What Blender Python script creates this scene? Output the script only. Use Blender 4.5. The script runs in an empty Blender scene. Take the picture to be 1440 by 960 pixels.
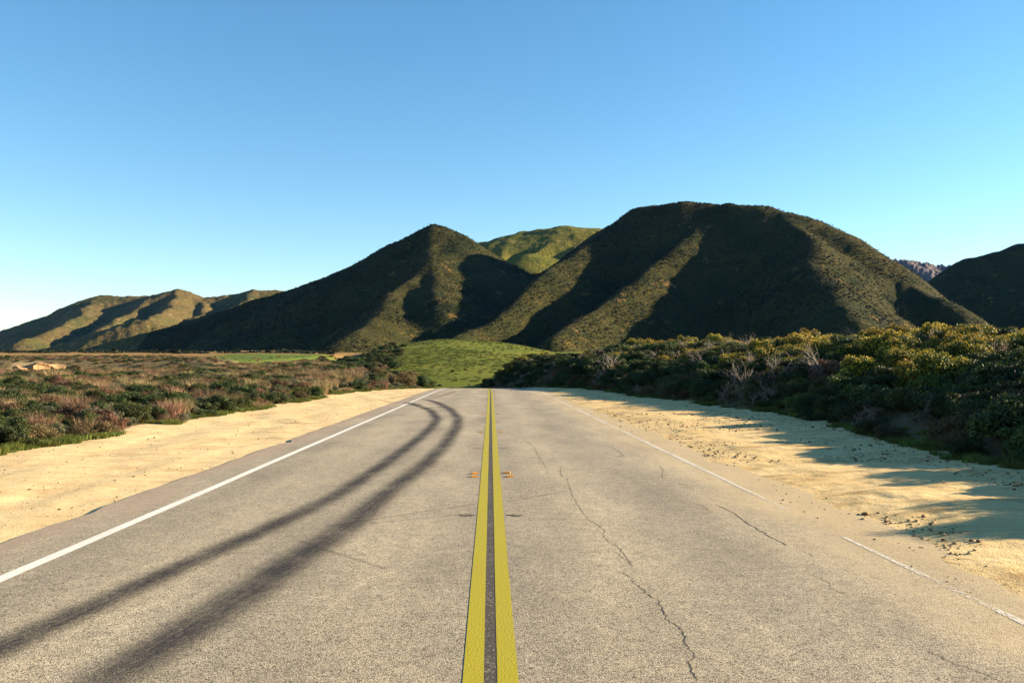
import bpy, math, random
import numpy as np
from mathutils import Vector, Matrix
random.seed(7)
S = bpy.context.scene
COL = S.collection
# ------------------------------------------------------------------ camera, sky, sun, exposure
F = 1200.0                                    # focal length in photo pixels (1440 wide)
CAMZ = 1.6
cam_d = bpy.data.cameras.new('camera'); cam = bpy.data.objects.new('camera', cam_d); COL.objects.link(cam)
cam_d.sensor_width = 36.0; cam_d.lens = 36.0 * F / 1440.0
cam_d.clip_start = 0.05; cam_d.clip_end = 40000
YAW, PITCH = math.atan(30 / F), math.atan(37 / F)
CR = Matrix.Rotation(-YAW, 3, 'Z') @ Matrix.Rotation(math.pi / 2 + PITCH, 3, 'X')
cam.matrix_world = Matrix.Translation((0, 0, CAMZ)) @ CR.to_4x4()
S.camera = cam
SUN_EL, SUN_AZ = math.radians(17), math.radians(8)      # azimuth from +X towards +Y
W = bpy.data.worlds.new('World'); S.world = W; W.use_nodes = True
wn = W.node_tree.nodes; wl = W.node_tree.links
sky = wn.new('ShaderNodeTexSky'); sky.sky_type = 'NISHITA'; sky.sun_disc = False
sky.sun_elevation = SUN_EL; sky.sun_rotation = math.pi / 2 - SUN_AZ
sky.altitude = 0; sky.air_density = 1.0; sky.dust_density = 0.0; sky.ozone_density = 2.0
wn['Background'].inputs['Strength'].default_value = 0.058
hs = wn.new('ShaderNodeHueSaturation'); hs.inputs['Saturation'].default_value = 1.24; hs.inputs['Hue'].default_value = 0.494
wl.new(sky.outputs[0], hs.inputs['Color']); wl.new(hs.outputs[0], wn['Background'].inputs['Color'])
sun_d = bpy.data.lights.new('sun', 'SUN'); sun = bpy.data.objects.new('sun', sun_d); COL.objects.link(sun)
sun_d.energy = 5.0; sun_d.angle = math.radians(0.5); sun_d.color = (1.0, 0.82, 0.57)
SV = Vector((math.cos(SUN_EL) * math.cos(SUN_AZ), math.cos(SUN_EL) * math.sin(SUN_AZ), math.sin(SUN_EL)))
sun.rotation_euler = SV.to_track_quat('Z', 'Y').to_euler(); sun.location = (60, 0, 40)
S.view_settings.view_transform = 'Standard'; S.view_settings.look = 'None'
S.view_settings.exposure = 2.0; S.view_settings.gamma = 1.0; S.view_settings.use_curve_mapping = False
S.cycles.max_bounces = 6; S.cycles.transparent_max_bounces = 12

# ------------------------------------------------------------------ numeric helpers
def ray(px, py):
    v = CR @ Vector((px - 720.0, -(py - 480.0), -F))
    return v
def at(px, py, Y):
    v = ray(px, py); k = Y / v.y
    return (v.x * k, Y, CAMZ + v.z * k)
_rng = np.random.RandomState(3)
_tab = _rng.rand(256, 256)
def vnoise(x, y, seed=0):
    x = np.asarray(x, float) + seed * 17.31; y = np.asarray(y, float) + seed * 9.73
    xi = np.floor(x).astype(int); yi = np.floor(y).astype(int)
    fx = x - xi; fy = y - yi
    fx = fx * fx * fx * (fx * (fx * 6 - 15) + 10); fy = fy * fy * fy * (fy * (fy * 6 - 15) + 10)
    a = _tab[xi & 255, yi & 255]; b = _tab[(xi + 1) & 255, yi & 255]
    c = _tab[xi & 255, (yi + 1) & 255]; d = _tab[(xi + 1) & 255, (yi + 1) & 255]
    return (a * (1 - fx) + b * fx) * (1 - fy) + (c * (1 - fx) + d * fx) * fy * 1.0
def fbm(x, y, sc, octv=4, seed=0):
    s = 0.0; amp = 1.0; tot = 0.0
    for o in range(octv):
        s = s + amp * (vnoise(x / sc, y / sc, seed + o * 3) - 0.5); tot += amp; amp *= 0.5; sc *= 0.5
    return s * 2 / tot
def sstep(t):
    t = np.clip(t, 0, 1); return t * t * (3 - 2 * t)

# ------------------------------------------------------------------ object helpers
def tag(o, label=None, cat=None, group=None, kind=None):
    if label: o['label'] = label
    if cat: o['category'] = cat
    if group: o['group'] = group
    if kind: o['kind'] = kind
    return o
def mesh(name, verts, faces, mat=None, smooth=True):
    me = bpy.data.meshes.new(name)
    v = np.asarray(verts, dtype=np.float32)
    f = faces
    if isinstance(f, np.ndarray):
        n, k = f.shape
        me.vertices.add(len(v)); me.vertices.foreach_set('co', v.ravel())
        me.loops.add(n * k); me.loops.foreach_set('vertex_index', f.astype(np.int32).ravel())
        me.polygons.add(n); me.polygons.foreach_set('loop_start', (np.arange(n) * k).astype(np.int32))
        me.update(calc_edges=True)
    else:
        me.from_pydata([tuple(map(float, p)) for p in v], [], f)
    me.polygons.foreach_set('use_smooth', np.full(len(me.polygons), bool(smooth)))
    if mat:
        for m in (mat if isinstance(mat, (list, tuple)) else [mat]): me.materials.append(m)
    me.update()
    return me
def link(name, me, parent=None):
    o = bpy.data.objects.new(name, me); COL.objects.link(o)
    if parent: o.parent = parent
    return o
def grid_faces(nu, nv):
    i = np.arange(nu - 1)[:, None] * nv + np.arange(nv - 1)[None, :]
    i = i.ravel()
    return np.stack([i, i + nv, i + nv + 1, i + 1], 1)
def add_attr(me, name, arr, typ='FLOAT_COLOR', dom='POINT'):
    a = me.attributes.new(name, typ, dom)
    key = {'FLOAT_COLOR': 'color', 'FLOAT': 'value', 'FLOAT_VECTOR': 'vector', 'INT': 'value'}[typ]
    a.data.foreach_set(key, np.asarray(arr).ravel().astype(np.int32 if typ == 'INT' else np.float32))

# ------------------------------------------------------------------ materials
class N:
    def __init__(self, name):
        self.m = bpy.data.materials.new(name); self.m.use_nodes = True
        self.t = self.m.node_tree; self.t.nodes.clear()
        self.out = self.t.nodes.new('ShaderNodeOutputMaterial')
    def n(self, typ, ins=None, **kw):
        nd = self.t.nodes.new(typ)
        for k, v in kw.items(): setattr(nd, k, v)
        for k, v in (ins or {}).items(): self.set(nd.inputs[k], v)
        return nd
    def set(self, sock, v):
        if isinstance(v, bpy.types.NodeSocket): self.t.links.new(v, sock)
        elif isinstance(v, bpy.types.Node): self.t.links.new(v.outputs[0], sock)
        elif isinstance(v, (tuple, list)) and len(v) == 3 and sock.type == 'RGBA': sock.default_value = (*v, 1)
        else: sock.default_value = v
    def pos(self):
        return self.n('ShaderNodeTexCoord').outputs['Object']
    def noise(self, vec, scale, detail=4, rough=0.55, dist=0.0):
        return self.n('ShaderNodeTexNoise', {'Vector': vec, 'Scale': scale, 'Detail': detail, 'Roughness': rough, 'Distortion': dist}).outputs['Fac']
    def ramp(self, fac, stops):
        r = self.n('ShaderNodeValToRGB', {'Fac': fac}); e = r.color_ramp.elements
        while len(e) < len(stops): e.new(0.5)
        for el, (p, c) in zip(e, stops):
            el.position = p; el.color = (*c, 1) if isinstance(c, (tuple, list)) else (c, c, c, 1)
        return r.outputs['Color']
    def mix(self, fac, a, b, mode='MIX'):
        x = self.n('ShaderNodeMix', data_type='RGBA', blend_type=mode)
        self.set(x.inputs[0], fac); self.set(x.inputs[6], a); self.set(x.inputs[7], b)
        return x.outputs[2]
    def math(self, op, a, b=0.0, clamp=False):
        return self.n('ShaderNodeMath', {0: a, 1: b}, operation=op, use_clamp=clamp).outputs[0]
    def mrange(self, v, a, b, c=0.0, d=1.0):
        return self.n('ShaderNodeMapRange', {'Value': v, 'From Min': a, 'From Max': b, 'To Min': c, 'To Max': d}, interpolation_type='SMOOTHSTEP').outputs[0]
    def scale(self, vec, s):
        return self.n('ShaderNodeMapping', {'Vector': vec, 'Scale': s}).outputs[0]
    def bump(self, h, strength=0.5, dist=0.02):
        return self.n('ShaderNodeBump', {'Height': h, 'Strength': strength, 'Distance': dist}).outputs[0]
    def bsdf(self, col, rough=0.9, normal=None, spec=0.2):
        b = self.n('ShaderNodeBsdfPrincipled', {'Base Color': col, 'Roughness': rough, 'Specular IOR Level': spec})
        if normal is not None: self.set(b.inputs['Normal'], normal)
        return b.outputs[0]
    def done(self, sh):
        self.t.links.new(sh, self.out.inputs[0]); return self.m

def m_asphalt():
    a = N('asphalt'); p = a.pos()
    vor = a.n('ShaderNodeTexVoronoi', {'Vector': p, 'Scale': 105.0, 'Randomness': 1.0})
    stone = a.n('ShaderNodeSeparateColor', {0: vor.outputs['Color']}).outputs[0]
    col = a.ramp(stone, [(0.0, (0.08, 0.066, 0.046)), (0.2, (0.29, 0.248, 0.175)), (0.62, (0.37, 0.318, 0.228)), (1.0, (0.53, 0.46, 0.34))])
    crev = a.mrange(vor.outputs['Distance'], 0.35, 0.62, 1.0, 0.68)
    col = a.mix(1.0, col, a.n('ShaderNodeCombineColor', {0: crev, 1: crev, 2: crev}).outputs[0], 'MULTIPLY')
    big = a.noise(a.scale(p, (1.0, 0.3, 1)), 1.1, 5, 0.6)
    col = a.mix(1.0, col, a.ramp(big, [(0.3, (0.74, 0.73, 0.73)), (0.7, (1.18, 1.16, 1.12))]), 'MULTIPLY')
    mid = a.noise(p, 7.0, 4, 0.65)
    col = a.mix(1.0, col, a.ramp(mid, [(0.3, (0.82, 0.82, 0.83)), (0.7, (1.14, 1.13, 1.1))]), 'MULTIPLY')
    x = a.n('ShaderNodeSeparateXYZ', {0: p}).outputs
    wob = a.math('ADD', x[0], a.math('MULTIPLY', a.math('SUBTRACT', a.noise(p, 0.5, 3), 0.5), 0.7))
    wp = a.math('PINGPONG', a.math('ADD', wob, 8.0), 0.9)
    col = a.mix(1.0, col, a.ramp(a.mrange(wp, 0.1, 0.8), [(0.0, (1.05, 1.04, 1.02)), (1.0, (0.86, 0.86, 0.87))]), 'MULTIPLY')
    # wheel paths polished paler, right border dusty with blown sand, left border reddish with fines
    jit = a.math('MULTIPLY', a.math('SUBTRACT', a.noise(a.scale(p, (1, 0.35, 1)), 1.6, 5, 0.65), 0.5), 1.9)
    xr = a.math('ADD', x[0], jit)
    sand = a.math('MULTIPLY', a.mrange(xr, 2.2, 3.9), a.mrange(a.noise(p, 30, 3, 0.7), 0.25, 0.75, 0.35, 1.0))
    col = a.mix(a.math('MULTIPLY', sand, 0.92), col, (0.47, 0.345, 0.175))
    red = a.mrange(a.math('MULTIPLY', xr, -1.0), 3.75, 4.2, 0.0, 0.5)
    col = a.mix(red, col, (0.25, 0.175, 0.125))
    h = a.math('ADD', vor.outputs['Distance'], a.math('MULTIPLY', a.noise(p, 160, 2), 0.5))
    return a.done(a.bsdf(col, 0.88, a.bump(a.math('MULTIPLY', h, -1.0), 0.45, 0.005), 0.25))

def m_sand(name, c1, c2, c3, rough_sc):
    a = N(name); p = a.pos()
    streak = a.noise(a.scale(p, (0.55, 1.9, 1)), 1.1, 6, 0.6, 0.4)
    col = a.ramp(streak, [(0.28, c2), (0.48, c1), (0.72, c3)])
    pat = a.noise(p, 0.45, 5, 0.6)
    col = a.mix(a.mrange(a.math('ADD', a.math('MULTIPLY', pat, 0.7), a.math('MULTIPLY', a.noise(p, 3.5, 5, 0.75), 0.35)), 0.56, 0.68, 0, 0.75), col, tuple(v * 0.68 for v in c2))
    fine = a.noise(p, 60, 4, 0.7)
    col = a.mix(1.0, col, a.ramp(fine, [(0.25, 0.78), (0.75, 1.16)]), 'MULTIPLY')
    vor = a.n('ShaderNodeTexVoronoi', {'Vector': p, 'Scale': 38.0})
    peb = a.mrange(vor.outputs['Distance'], 0.0, 0.3, 1.0, 0.0)
    h = a.math('ADD', a.math('ADD', a.math('MULTIPLY', fine, 0.35), a.math('MULTIPLY', peb, 0.3)), a.math('MULTIPLY', a.noise(p, 9, 5, 0.7), 1.0))
    return a.done(a.bsdf(col, 0.95, a.bump(h, rough_sc, 0.03), 0.1))

def m_ground():
    a = N('scrub_soil'); p = a.pos()
    mk = a.n('ShaderNodeSeparateColor', {0: a.n('ShaderNodeAttribute', attribute_name='mask').outputs['Color']}).outputs
    n1 = a.noise(p, 0.09, 6, 0.65); n2 = a.noise(p, 1.7, 5, 0.7); n3 = a.noise(p, 14, 3, 0.7)
    col = a.ramp(n1, [(0.3, (0.10, 0.075, 0.038)), (0.5, (0.17, 0.115, 0.055)), (0.7, (0.095, 0.09, 0.032))])
    col = a.mix(a.mrange(n2, 0.4, 0.65), col, (0.06, 0.058, 0.028))
    mead = a.ramp(a.noise(p, 0.05, 6, 0.7), [(0.32, (0.078, 0.10, 0.010)), (0.55, (0.12, 0.13, 0.013)), (0.72, (0.18, 0.15, 0.022))])
    mead = a.mix(a.mrange(a.noise(p, 0.5, 6, 0.8), 0.42, 0.66, 0, 0.4), mead, (0.042, 0.062, 0.010))
    col = a.mix(mk[0], col, mead)
    col = a.mix(a.mrange(a.n('ShaderNodeSeparateXYZ', {0: p}).outputs[1], 260, 420), col, a.ramp(n1, [(0.3, (0.17, 0.11, 0.035)), (0.55, (0.24, 0.14, 0.05)), (0.75, (0.09, 0.085, 0.026))]))
    col = a.mix(mk[0], col, mead)
    col = a.mix(mk[1], col, (0.085, 0.12, 0.018))
    col = a.mix(mk[2], col, a.ramp(n3, [(0.3, (0.38, 0.26, 0.13)), (0.7, (0.52, 0.38, 0.2))]))
    h = a.math('ADD', n2, a.math('MULTIPLY', n3, 0.4))
    return a.done(a.bsdf(col, 0.95, a.bump(h, 0.9, 0.3), 0.1))

def m_hill(name, c_dry, c_green, c_dark, c_rock, sc=1.0):
    a = N(name); p = a.pos()
    n1 = a.noise(p, 0.011 * sc, 6, 0.62, 0.5); n2 = a.noise(p, 0.06 * sc, 5, 0.7); n3 = a.noise(p, 0.33 * sc, 4, 0.7)
    col = a.ramp(n1, [(0.33, c_green), (0.5, c_dry), (0.62, c_green), (0.75, c_dark)])
    col = a.mix(a.mrange(n3, 0.44, 0.62, 0, 0.75), col, c_dark)
    col = a.mix(a.mrange(a.math('ADD', n2, a.math('MULTIPLY', a.math('SUBTRACT', n1, 0.5), 0.5)), 0.6, 0.72, 0, 0.85), col, c_rock)
    h = a.math('ADD', a.math('MULTIPLY', n2, 2.0), n3)
    return a.done(a.bsdf(col, 0.95, a.bump(h, 0.9, 2.2 / sc), 0.05))

def m_leaf(name, dark, mid, lite, trans=0.25, hue=0.06):
    a = N(name)
    t = a.n('ShaderNodeAttribute', attribute_name='tone').outputs['Fac']
    col = a.ramp(t, [(0.0, dark), (0.5, mid), (1.0, lite)])
    r = a.n('ShaderNodeObjectInfo').outputs['Random']
    hsv = a.n('ShaderNodeHueSaturation', {'Hue': a.mrange(r, 0, 1, 0.5 - hue * 0.5, 0.5 + hue * 0.5),
              'Value': a.mrange(a.math('FRACT', a.math('MULTIPLY', r, 7.3)), 0, 1, 0.72, 1.25), 'Saturation': 0.95, 'Color': col})
    d = a.n('ShaderNodeBsdfPrincipled', {'Base Color': hsv, 'Roughness': 0.6, 'Specular IOR Level': 0.25})
    tr = a.n('ShaderNodeBsdfTranslucent', {'Color': hsv})
    return a.done(a.n('ShaderNodeMixShader', {0: trans, 1: d.outputs[0], 2: tr.outputs[0]}).outputs[0])

def m_plain(name, col, rough=0.8, sc=20, var=0.25, spec=0.2):
    a = N(name); p = a.pos(); n = a.noise(p, sc, 4, 0.65)
    c = a.mix(1.0, col, a.ramp(n, [(0.25, 1 - var), (0.75, 1 + var)]), 'MULTIPLY')
    return a.done(a.bsdf(c, rough, a.bump(n, 0.3, 0.01), spec))

def m_paint(name, col, wear, dirt, base_alpha=1.0, rust=None, pits=0.97):
    a = N(name); p = a.pos()
    n = a.noise(p, 28, 5, 0.75); n2 = a.noise(a.scale(p, (1, 0.25, 1)), 2.2, 4, 0.6)
    c = a.mix(1.0, col, a.ramp(a.noise(p, 90, 3, 0.7), [(0.25, 0.84), (0.75, 1.1)]), 'MULTIPLY')
    c = a.mix(a.mrange(n2, 0.45, 0.75, 0, 0.35), c, dirt)
    if rust: c = a.mix(a.mrange(a.noise(p, 14, 5, 0.75), 0.63, 0.70, 0, 0.9), c, rust)
    vor = a.n('ShaderNodeTexVoronoi', {'Vector': p, 'Scale': 75.0})
    b = a.bsdf(c, 0.7, a.bump(a.math('MULTIPLY', vor.outputs['Distance'], -1.0), 0.35, 0.004), 0.3)
    al = a.math('MULTIPLY', a.mrange(a.math('ADD', a.math('MULTIPLY', n, 0.6), a.math('MULTIPLY', n2, 0.5)), wear, wear + 0.07, 0.0, 1.0), base_alpha)
    uv = a.n('ShaderNodeSeparateXYZ', {0: a.n('ShaderNodeUVMap', uv_map='uv').outputs[0]}).outputs
    ev = a.math('ABSOLUTE', a.math('SUBTRACT', a.math('MULTIPLY', uv[1], 2.0), 1.0))
    rag = a.math('ADD', ev, a.math('MULTIPLY', a.math('SUBTRACT', a.noise(p, 60, 5, 0.8), 0.5), 0.5))
    pit = a.mrange(a.n('ShaderNodeSeparateColor', {0: vor.outputs['Color']}).outputs[1], pits, pits + 0.05, 1.0, 0.25)
    al = a.math('MULTIPLY', a.math('MULTIPLY', al, a.mrange(rag, 1.0, 1.1, 1.0, 0.0)), pit)
    tr = a.n('ShaderNodeBsdfTransparent')
    return a.done(a.n('ShaderNodeMixShader', {0: al, 1: tr.outputs[0], 2: b}).outputs[0])

def m_skid(name, strength, col, power=1.5):
    a = N(name); p = a.pos()
    uv = a.n('ShaderNodeSeparateXYZ', {0: a.n('ShaderNodeUVMap', uv_map='uv').outputs[0]}).outputs
    v = a.math('ABSOLUTE', a.math('SUBTRACT', a.math('MULTIPLY', uv[1], 2.0), 1.0))
    bell = a.math('POWER', a.mrange(v, 0.0, 1.0, 1.0, 0.0), power)
    ends = a.math('MULTIPLY', a.mrange(uv[0], 0.0, 0.04), a.mrange(uv[0], 1.0, 0.96))
    n = a.mrange(a.noise(p, 70, 3, 0.75), 0.3, 0.66, 0.35, 1.0)
    n2 = a.mrange(a.noise(p, 1.3, 4, 0.6), 0.25, 0.6, 0.6, 1.0)
    uvv = a.n('ShaderNodeCombineXYZ', {0: a.math('MULTIPLY', uv[0], 26.0), 1: a.math('MULTIPLY', uv[1], 15.0)}).outputs[0]
    n3 = a.mrange(a.noise(uvv, 1.0, 4, 0.7), 0.3, 0.62, 0.68, 1.0)
    al = a.math('MULTIPLY', a.math('MULTIPLY', bell, ends), a.math('MULTIPLY', a.math('MULTIPLY', a.math('MULTIPLY', n, n2), n3), strength), True)
    b = a.bsdf(col, 0.8, None, 0.2); tr = a.n('ShaderNodeBsdfTransparent')
    return a.done(a.n('ShaderNodeMixShader', {0: al, 1: tr.outputs[0], 2: b}).outputs[0])

MT = {}
MT['asphalt'] = m_asphalt()
MT['sand_l'] = m_sand('pale_sand', (0.57, 0.42, 0.215), (0.48, 0.325, 0.148), (0.62, 0.48, 0.26), 0.5)
MT['sand_r'] = m_sand('rough_sand', (0.56, 0.40, 0.185), (0.38, 0.235, 0.095), (0.64, 0.48, 0.25), 0.9)
MT['ground'] = m_ground()
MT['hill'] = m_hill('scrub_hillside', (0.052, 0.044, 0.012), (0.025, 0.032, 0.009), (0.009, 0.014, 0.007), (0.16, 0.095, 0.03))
MT['hill_green'] = m_hill('grassy_hillside', (0.15, 0.125, 0.022), (0.105, 0.11, 0.017), (0.035, 0.042, 0.012), (0.22, 0.16, 0.05), 0.6)
MT['hill_far'] = m_hill('dry_hillside', (0.14, 0.095, 0.038), (0.08, 0.078, 0.023), (0.032, 0.036, 0.015), (0.34, 0.22, 0.10), 0.6)
MT['hill_rock'] = m_hill('hazed_rocky_ridge', (0.16, 0.12, 0.11), (0.11, 0.10, 0.09), (0.07, 0.06, 0.06), (0.22, 0.17, 0.15), 0.25)  # rock colours with the purple of distance haze mixed in
MT['green'] = m_leaf('green_leaves', (0.014, 0.024, 0.006), (0.040, 0.058, 0.011), (0.092, 0.112, 0.022))
MT['bright'] = m_leaf('bright_leaves', (0.024, 0.038, 0.007), (0.068, 0.092, 0.013), (0.135, 0.155, 0.026))
MT['sage'] = m_leaf('sage_leaves', (0.042, 0.045, 0.022), (0.095, 0.095, 0.046), (0.175, 0.165, 0.085), 0.15)
MT['rust'] = m_leaf('rusty_leaves', (0.045, 0.027, 0.013), (0.115, 0.068, 0.028), (0.20, 0.125, 0.052), 0.2)
MT['tan'] = m_leaf('dry_blades', (0.10, 0.062, 0.028), (0.20, 0.125, 0.058), (0.33, 0.225, 0.115), 0.25)
MT['grass'] = m_leaf('grass_blades', (0.038, 0.055, 0.009), (0.085, 0.108, 0.014), (0.15, 0.16, 0.026), 0.3)
MT['yellow'] = m_leaf('yellow_petals', (0.24, 0.155, 0.008), (0.40, 0.27, 0.010), (0.55, 0.40, 0.02), 0.25, 0.03)
MT['chaparral'] = m_leaf('hillside_leaves', (0.006, 0.010, 0.005), (0.016, 0.022, 0.008), (0.044, 0.045, 0.013), 0.1)
MT['bark'] = m_plain('brown_bark', (0.09, 0.062, 0.042))
MT['grey_bark'] = m_plain('grey_bark', (0.20, 0.165, 0.14))
MT['white'] = m_paint('white_paint', (0.62, 0.59, 0.53), 0.30, (0.36, 0.31, 0.24))
MT['white_worn'] = m_paint('worn_white_paint', (0.60, 0.55, 0.46), 0.47, (0.46, 0.38, 0.27), 0.85, None, 0.82)
MT['yel'] = m_paint('yellow_paint', (0.31, 0.258, 0.006), 0.30, (0.27, 0.21, 0.035), 1.0, (0.36, 0.17, 0.012), 0.985)
MT['seal'] = m_paint('dark_sealed_strip', (0.06, 0.048, 0.038), 0.32, (0.13, 0.105, 0.075), 0.85, None, 0.7)
MT['skid_streak'] = m_skid('tyre_rubber_and_streak', 1.0, (0.016, 0.014, 0.018), 1.15)
MT['faint'] = m_skid('faint_scuff', 0.5, (0.05, 0.04, 0.035), 1.0)
MT['dirtmark'] = m_skid('brown_wheel_track', 0.8, (0.20, 0.115, 0.05), 1.0)
MT['crack'] = m_plain('crack_dark', (0.05, 0.04, 0.028), 0.95, 40)
MT['amber'] = m_plain('amber_plastic', (0.50, 0.22, 0.02), 0.4, 60, 0.2, 0.5)
MT['lens'] = m_plain('amber_lens', (0.55, 0.20, 0.008), 0.15, 60, 0.1, 0.8)
MT['stone'] = m_plain('pebble_stone', (0.33, 0.23, 0.12), 0.95, 9, 0.4)
MT['clod'] = m_plain('dark_clod', (0.14, 0.085, 0.04), 0.95, 9, 0.4)
MT['cliff'] = m_plain('orange_cliff', (0.27, 0.165, 0.08), 0.95, 0.9, 0.5)

# ------------------------------------------------------------------ terrain functions
def road_x(Y):
    Y = np.asarray(Y, float); t = np.clip(Y - 45, 0, 115)
    return -9.3e-6 * t ** 3 - 3 * 9.3e-6 * 115 ** 2 * np.clip(Y - 160, 0, None)
def road_z(Y):
    Y = np.asarray(Y, float); t = np.clip(Y - 52, 0, 95)
    return -4.3e-4 * t ** 2 - 2 * 4.3e-4 * 95 * np.clip(Y - 147, 0, 25)
def corr_z(x, Y):
    m = np.interp(Y, [150, 172, 190, 225, 260, 340, 420, 520, 700, 9000], [-4.1, -5.6, -5.2, -2.2, 1.2, 8.4, 15, 17.5, 17.5, 17.5])
    m = m - np.clip(0.0026 * (x + 17) ** 2, 0, 6) * sstep((Y - 200) / 150)
    m = m + fbm(x, Y, 45, 3, 4) * 1.1 * sstep((Y - 190) / 100)
    return np.where(Y < 150, road_z(Y), m)
def xl(Y): return np.interp(Y, [-50, 55, 75, 85, 250, 420, 600], [-8.9, -8.7, -6.9, -6.4, -46, -50, -60]) + 0.35 * fbm(Y * 0 + 3, Y, 6, 3, 2)
def xr(Y): return np.interp(Y, [-60, 0, 11, 26, 42, 60, 80, 100, 130, 160, 220, 300], [7, 6.6, 7.1, 8.9, 7.7, 6.5, 5.0, 3.0, -1.2, -5, 5, 40]) + 0.4 * fbm(Y * 0 + 8, Y, 5, 3, 6)
def H(x, Y):
    x = np.asarray(x, float); Y = np.asarray(Y, float)
    c = corr_z(x, Y)
    pl = np.interp(Y, [-100, 30, 80, 150, 300, 400, 700, 9000], [0.06, 0.06, 0.5, 1.7, 4.2, 6.6, 13, 13])
    out = np.clip((-9 - x) / 14, 0, 1)
    pl = pl + out * (fbm(x, Y, 16, 4, 1) * 0.55 + 0.12) + fbm(x, Y, 70, 3, 5) * 0.9 * out * sstep((Y - 60) / 60)
    pl = pl - 2.4 * sstep((-x - 35) / 40) * sstep((Y - 70) / 60) * sstep((200 - Y) / 12)
    # ravine in front of the far plain on the left, gully left of the meadow
    yc = 190 + 0.10 * (x + 100) + fbm(x, Y, 60, 3, 9) * 18
    rav = np.exp(-((Y - yc) / 20) ** 4) * sstep((-x - 42) / 30)
    pl = pl - rav * 9
    g = np.exp(-(((x + 62) + fbm(x, Y, 40, 3, 11) * 14) / 11) ** 4) * sstep((Y - 200) / 40) * sstep((470 - Y) / 80)
    pl = pl - g * 7
    wl_ = np.interp(Y, [0, 60, 100, 300], [1.2, 1.5, 5, 9])
    z = c - 0.06 + (pl - (c - 0.06)) * sstep((xl(Y) - x) / wl_)
    t = x - xr(Y)
    s = np.interp(Y, [0, 60, 120], [0.27, 0.33, 0.75])
    zp = np.interp(Y, [-60, 60, 130, 200, 400, 700], [2.0, 2.3, 2.5, 2.5, 6, 10])
    zb = c - 0.06 + s * t
    cap = zp + 0.008 * t
    zb = cap - np.log1p(np.exp(np.clip((cap - zb) / 0.5, -40, 40))) * 0.5
    zb = zb + fbm(x, Y, 9, 4, 7) * 0.45 * np.clip(t / 3, 0, 1)
    z = np.where(t > 0, np.maximum(zb, c - 0.06), z)
    return z

# ------------------------------------------------------------------ ground sheet (polar grid round the viewpoint)
ang = np.unique(np.concatenate([np.linspace(-math.pi, -0.75, 60), np.linspace(-0.75, 0.75, 520), np.linspace(0.75, math.pi, 60)]))
rad = np.concatenate([[0.0], np.geomspace(1.5, 700, 430), np.geomspace(760, 8500, 26)])
A, R = np.meshgrid(ang, rad, indexing='ij')
GX = R * np.sin(A); GY = R * np.cos(A)
GZ = H(GX, GY)
GZ = np.where(R > 720, 12.0, GZ) + sstep((R - 260) / 200) * sstep((1500 - R) / 500) * (GX < -50) * (2.6 * fbm(GX, GY, 120, 4, 151) + 0.6)
gm = mesh('ground', np.stack([GX, GY, GZ], -1).reshape(-1, 3), grid_faces(len(ang), len(rad)), MT['ground'])
mead = sstep((GY - 165) / 40) * sstep((GX - xl(GY) + 2) / 5) * sstep((640 - GY) / 60) * sstep((690 + GX / np.maximum(GY, 1) * F - 535 - 22 * fbm(GX, GY, 30, 3, 141)) / 18)
PXg = 690 + GX / np.maximum(GY, 1) * F
field = sstep((GY - 230) / 50) * sstep((430 - GY) / 50) * sstep((PXg - 290) / 40) * sstep((500 - PXg) / 30) * (GX < -40)
sandm = sstep((GX - xl(GY) + 0.3) / 0.6) * sstep((xr(GY) - GX + 0.2) / 0.5) * (GY < 95) * (GY > -400)
cliff = sstep((PXg - 20) / 15) * sstep((95 - PXg) / 15) * sstep((GY - 195) / 6) * sstep((225 - GY) / 10) * (fbm(GX, GY, 12, 3, 21) > -0.1)
add_attr(gm, 'mask', np.stack([mead, field, np.clip(sandm + cliff, 0, 1), np.ones_like(mead)], -1).reshape(-1, 4))
ground = tag(link('ground', gm), 'brown scrubland soil, green meadow and plain around the road', kind='structure')

# ------------------------------------------------------------------ sandy shoulders
def shoulder(name, x0f, x1f, y0, y1, ny, nx, zf, mat, label):
    Y = np.concatenate([np.linspace(y0, 30, int(ny * 0.7)), np.linspace(30, y1, int(ny * 0.3) + 1)[1:]])
    t = np.linspace(0, 1, nx)
    X = x0f(Y)[:, None] * (1 - t) + x1f(Y)[:, None] * t
    YY = np.repeat(Y[:, None], nx, 1)
    Z = zf(X, YY)
    m = mesh(name, np.stack([X, YY, Z], -1).reshape(-1, 3), grid_faces(len(Y), nx)[:, ::-1], mat)
    return tag(link(name, m), label, kind='structure')
def zleft(x, Y):
    t = (x - road_x(Y) + 4.4)
    ruts = 0.016 * fbm(x * 2.2, Y * 0.7, 1.0, 4, 31) + 0.010 * fbm(x, Y, 0.35, 3, 33)
    return road_z(Y) - 0.006 + ruts * sstep((-t + 0.0) / 0.8 + 0.25) + 0.03 * sstep((-t - 3.3) / 1.5) + 0.012 * np.sin((x + 0.25 * Y + fbm(x, Y, 3, 2, 5)) * 3.0) * sstep((-t - 0.3) / 1)
def zright(x, Y):
    t = x - road_x(Y) - 3.35
    r = 0.05 * fbm(x, Y, 1.6, 4, 41) + 0.035 * np.abs(fbm(x, Y, 0.5, 4, 43)) * sstep((t - 0.2) / 0.8)
    big = 0.06 * fbm(x, Y * 0.8, 4, 3, 47) * sstep(t / 2)
    return road_z(Y) + 0.03 + 0.05 * (sstep((t - 0.1 + 0.5 * fbm(x, Y, 2.5, 4, 45)) / 1.6) - 0.35) + (r + big) * sstep((t + 0.1) / 0.8) + 0.03 * np.clip(t - 2.5, 0, None)
shoulder('dirt_shoulder_left', lambda Y: xl(Y) - 1.3, lambda Y: road_x(Y) - 4.25, -14, 92, 900, 60, zleft, MT['sand_l'], 'smooth pale sand shoulder along the left side of the road')
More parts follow.
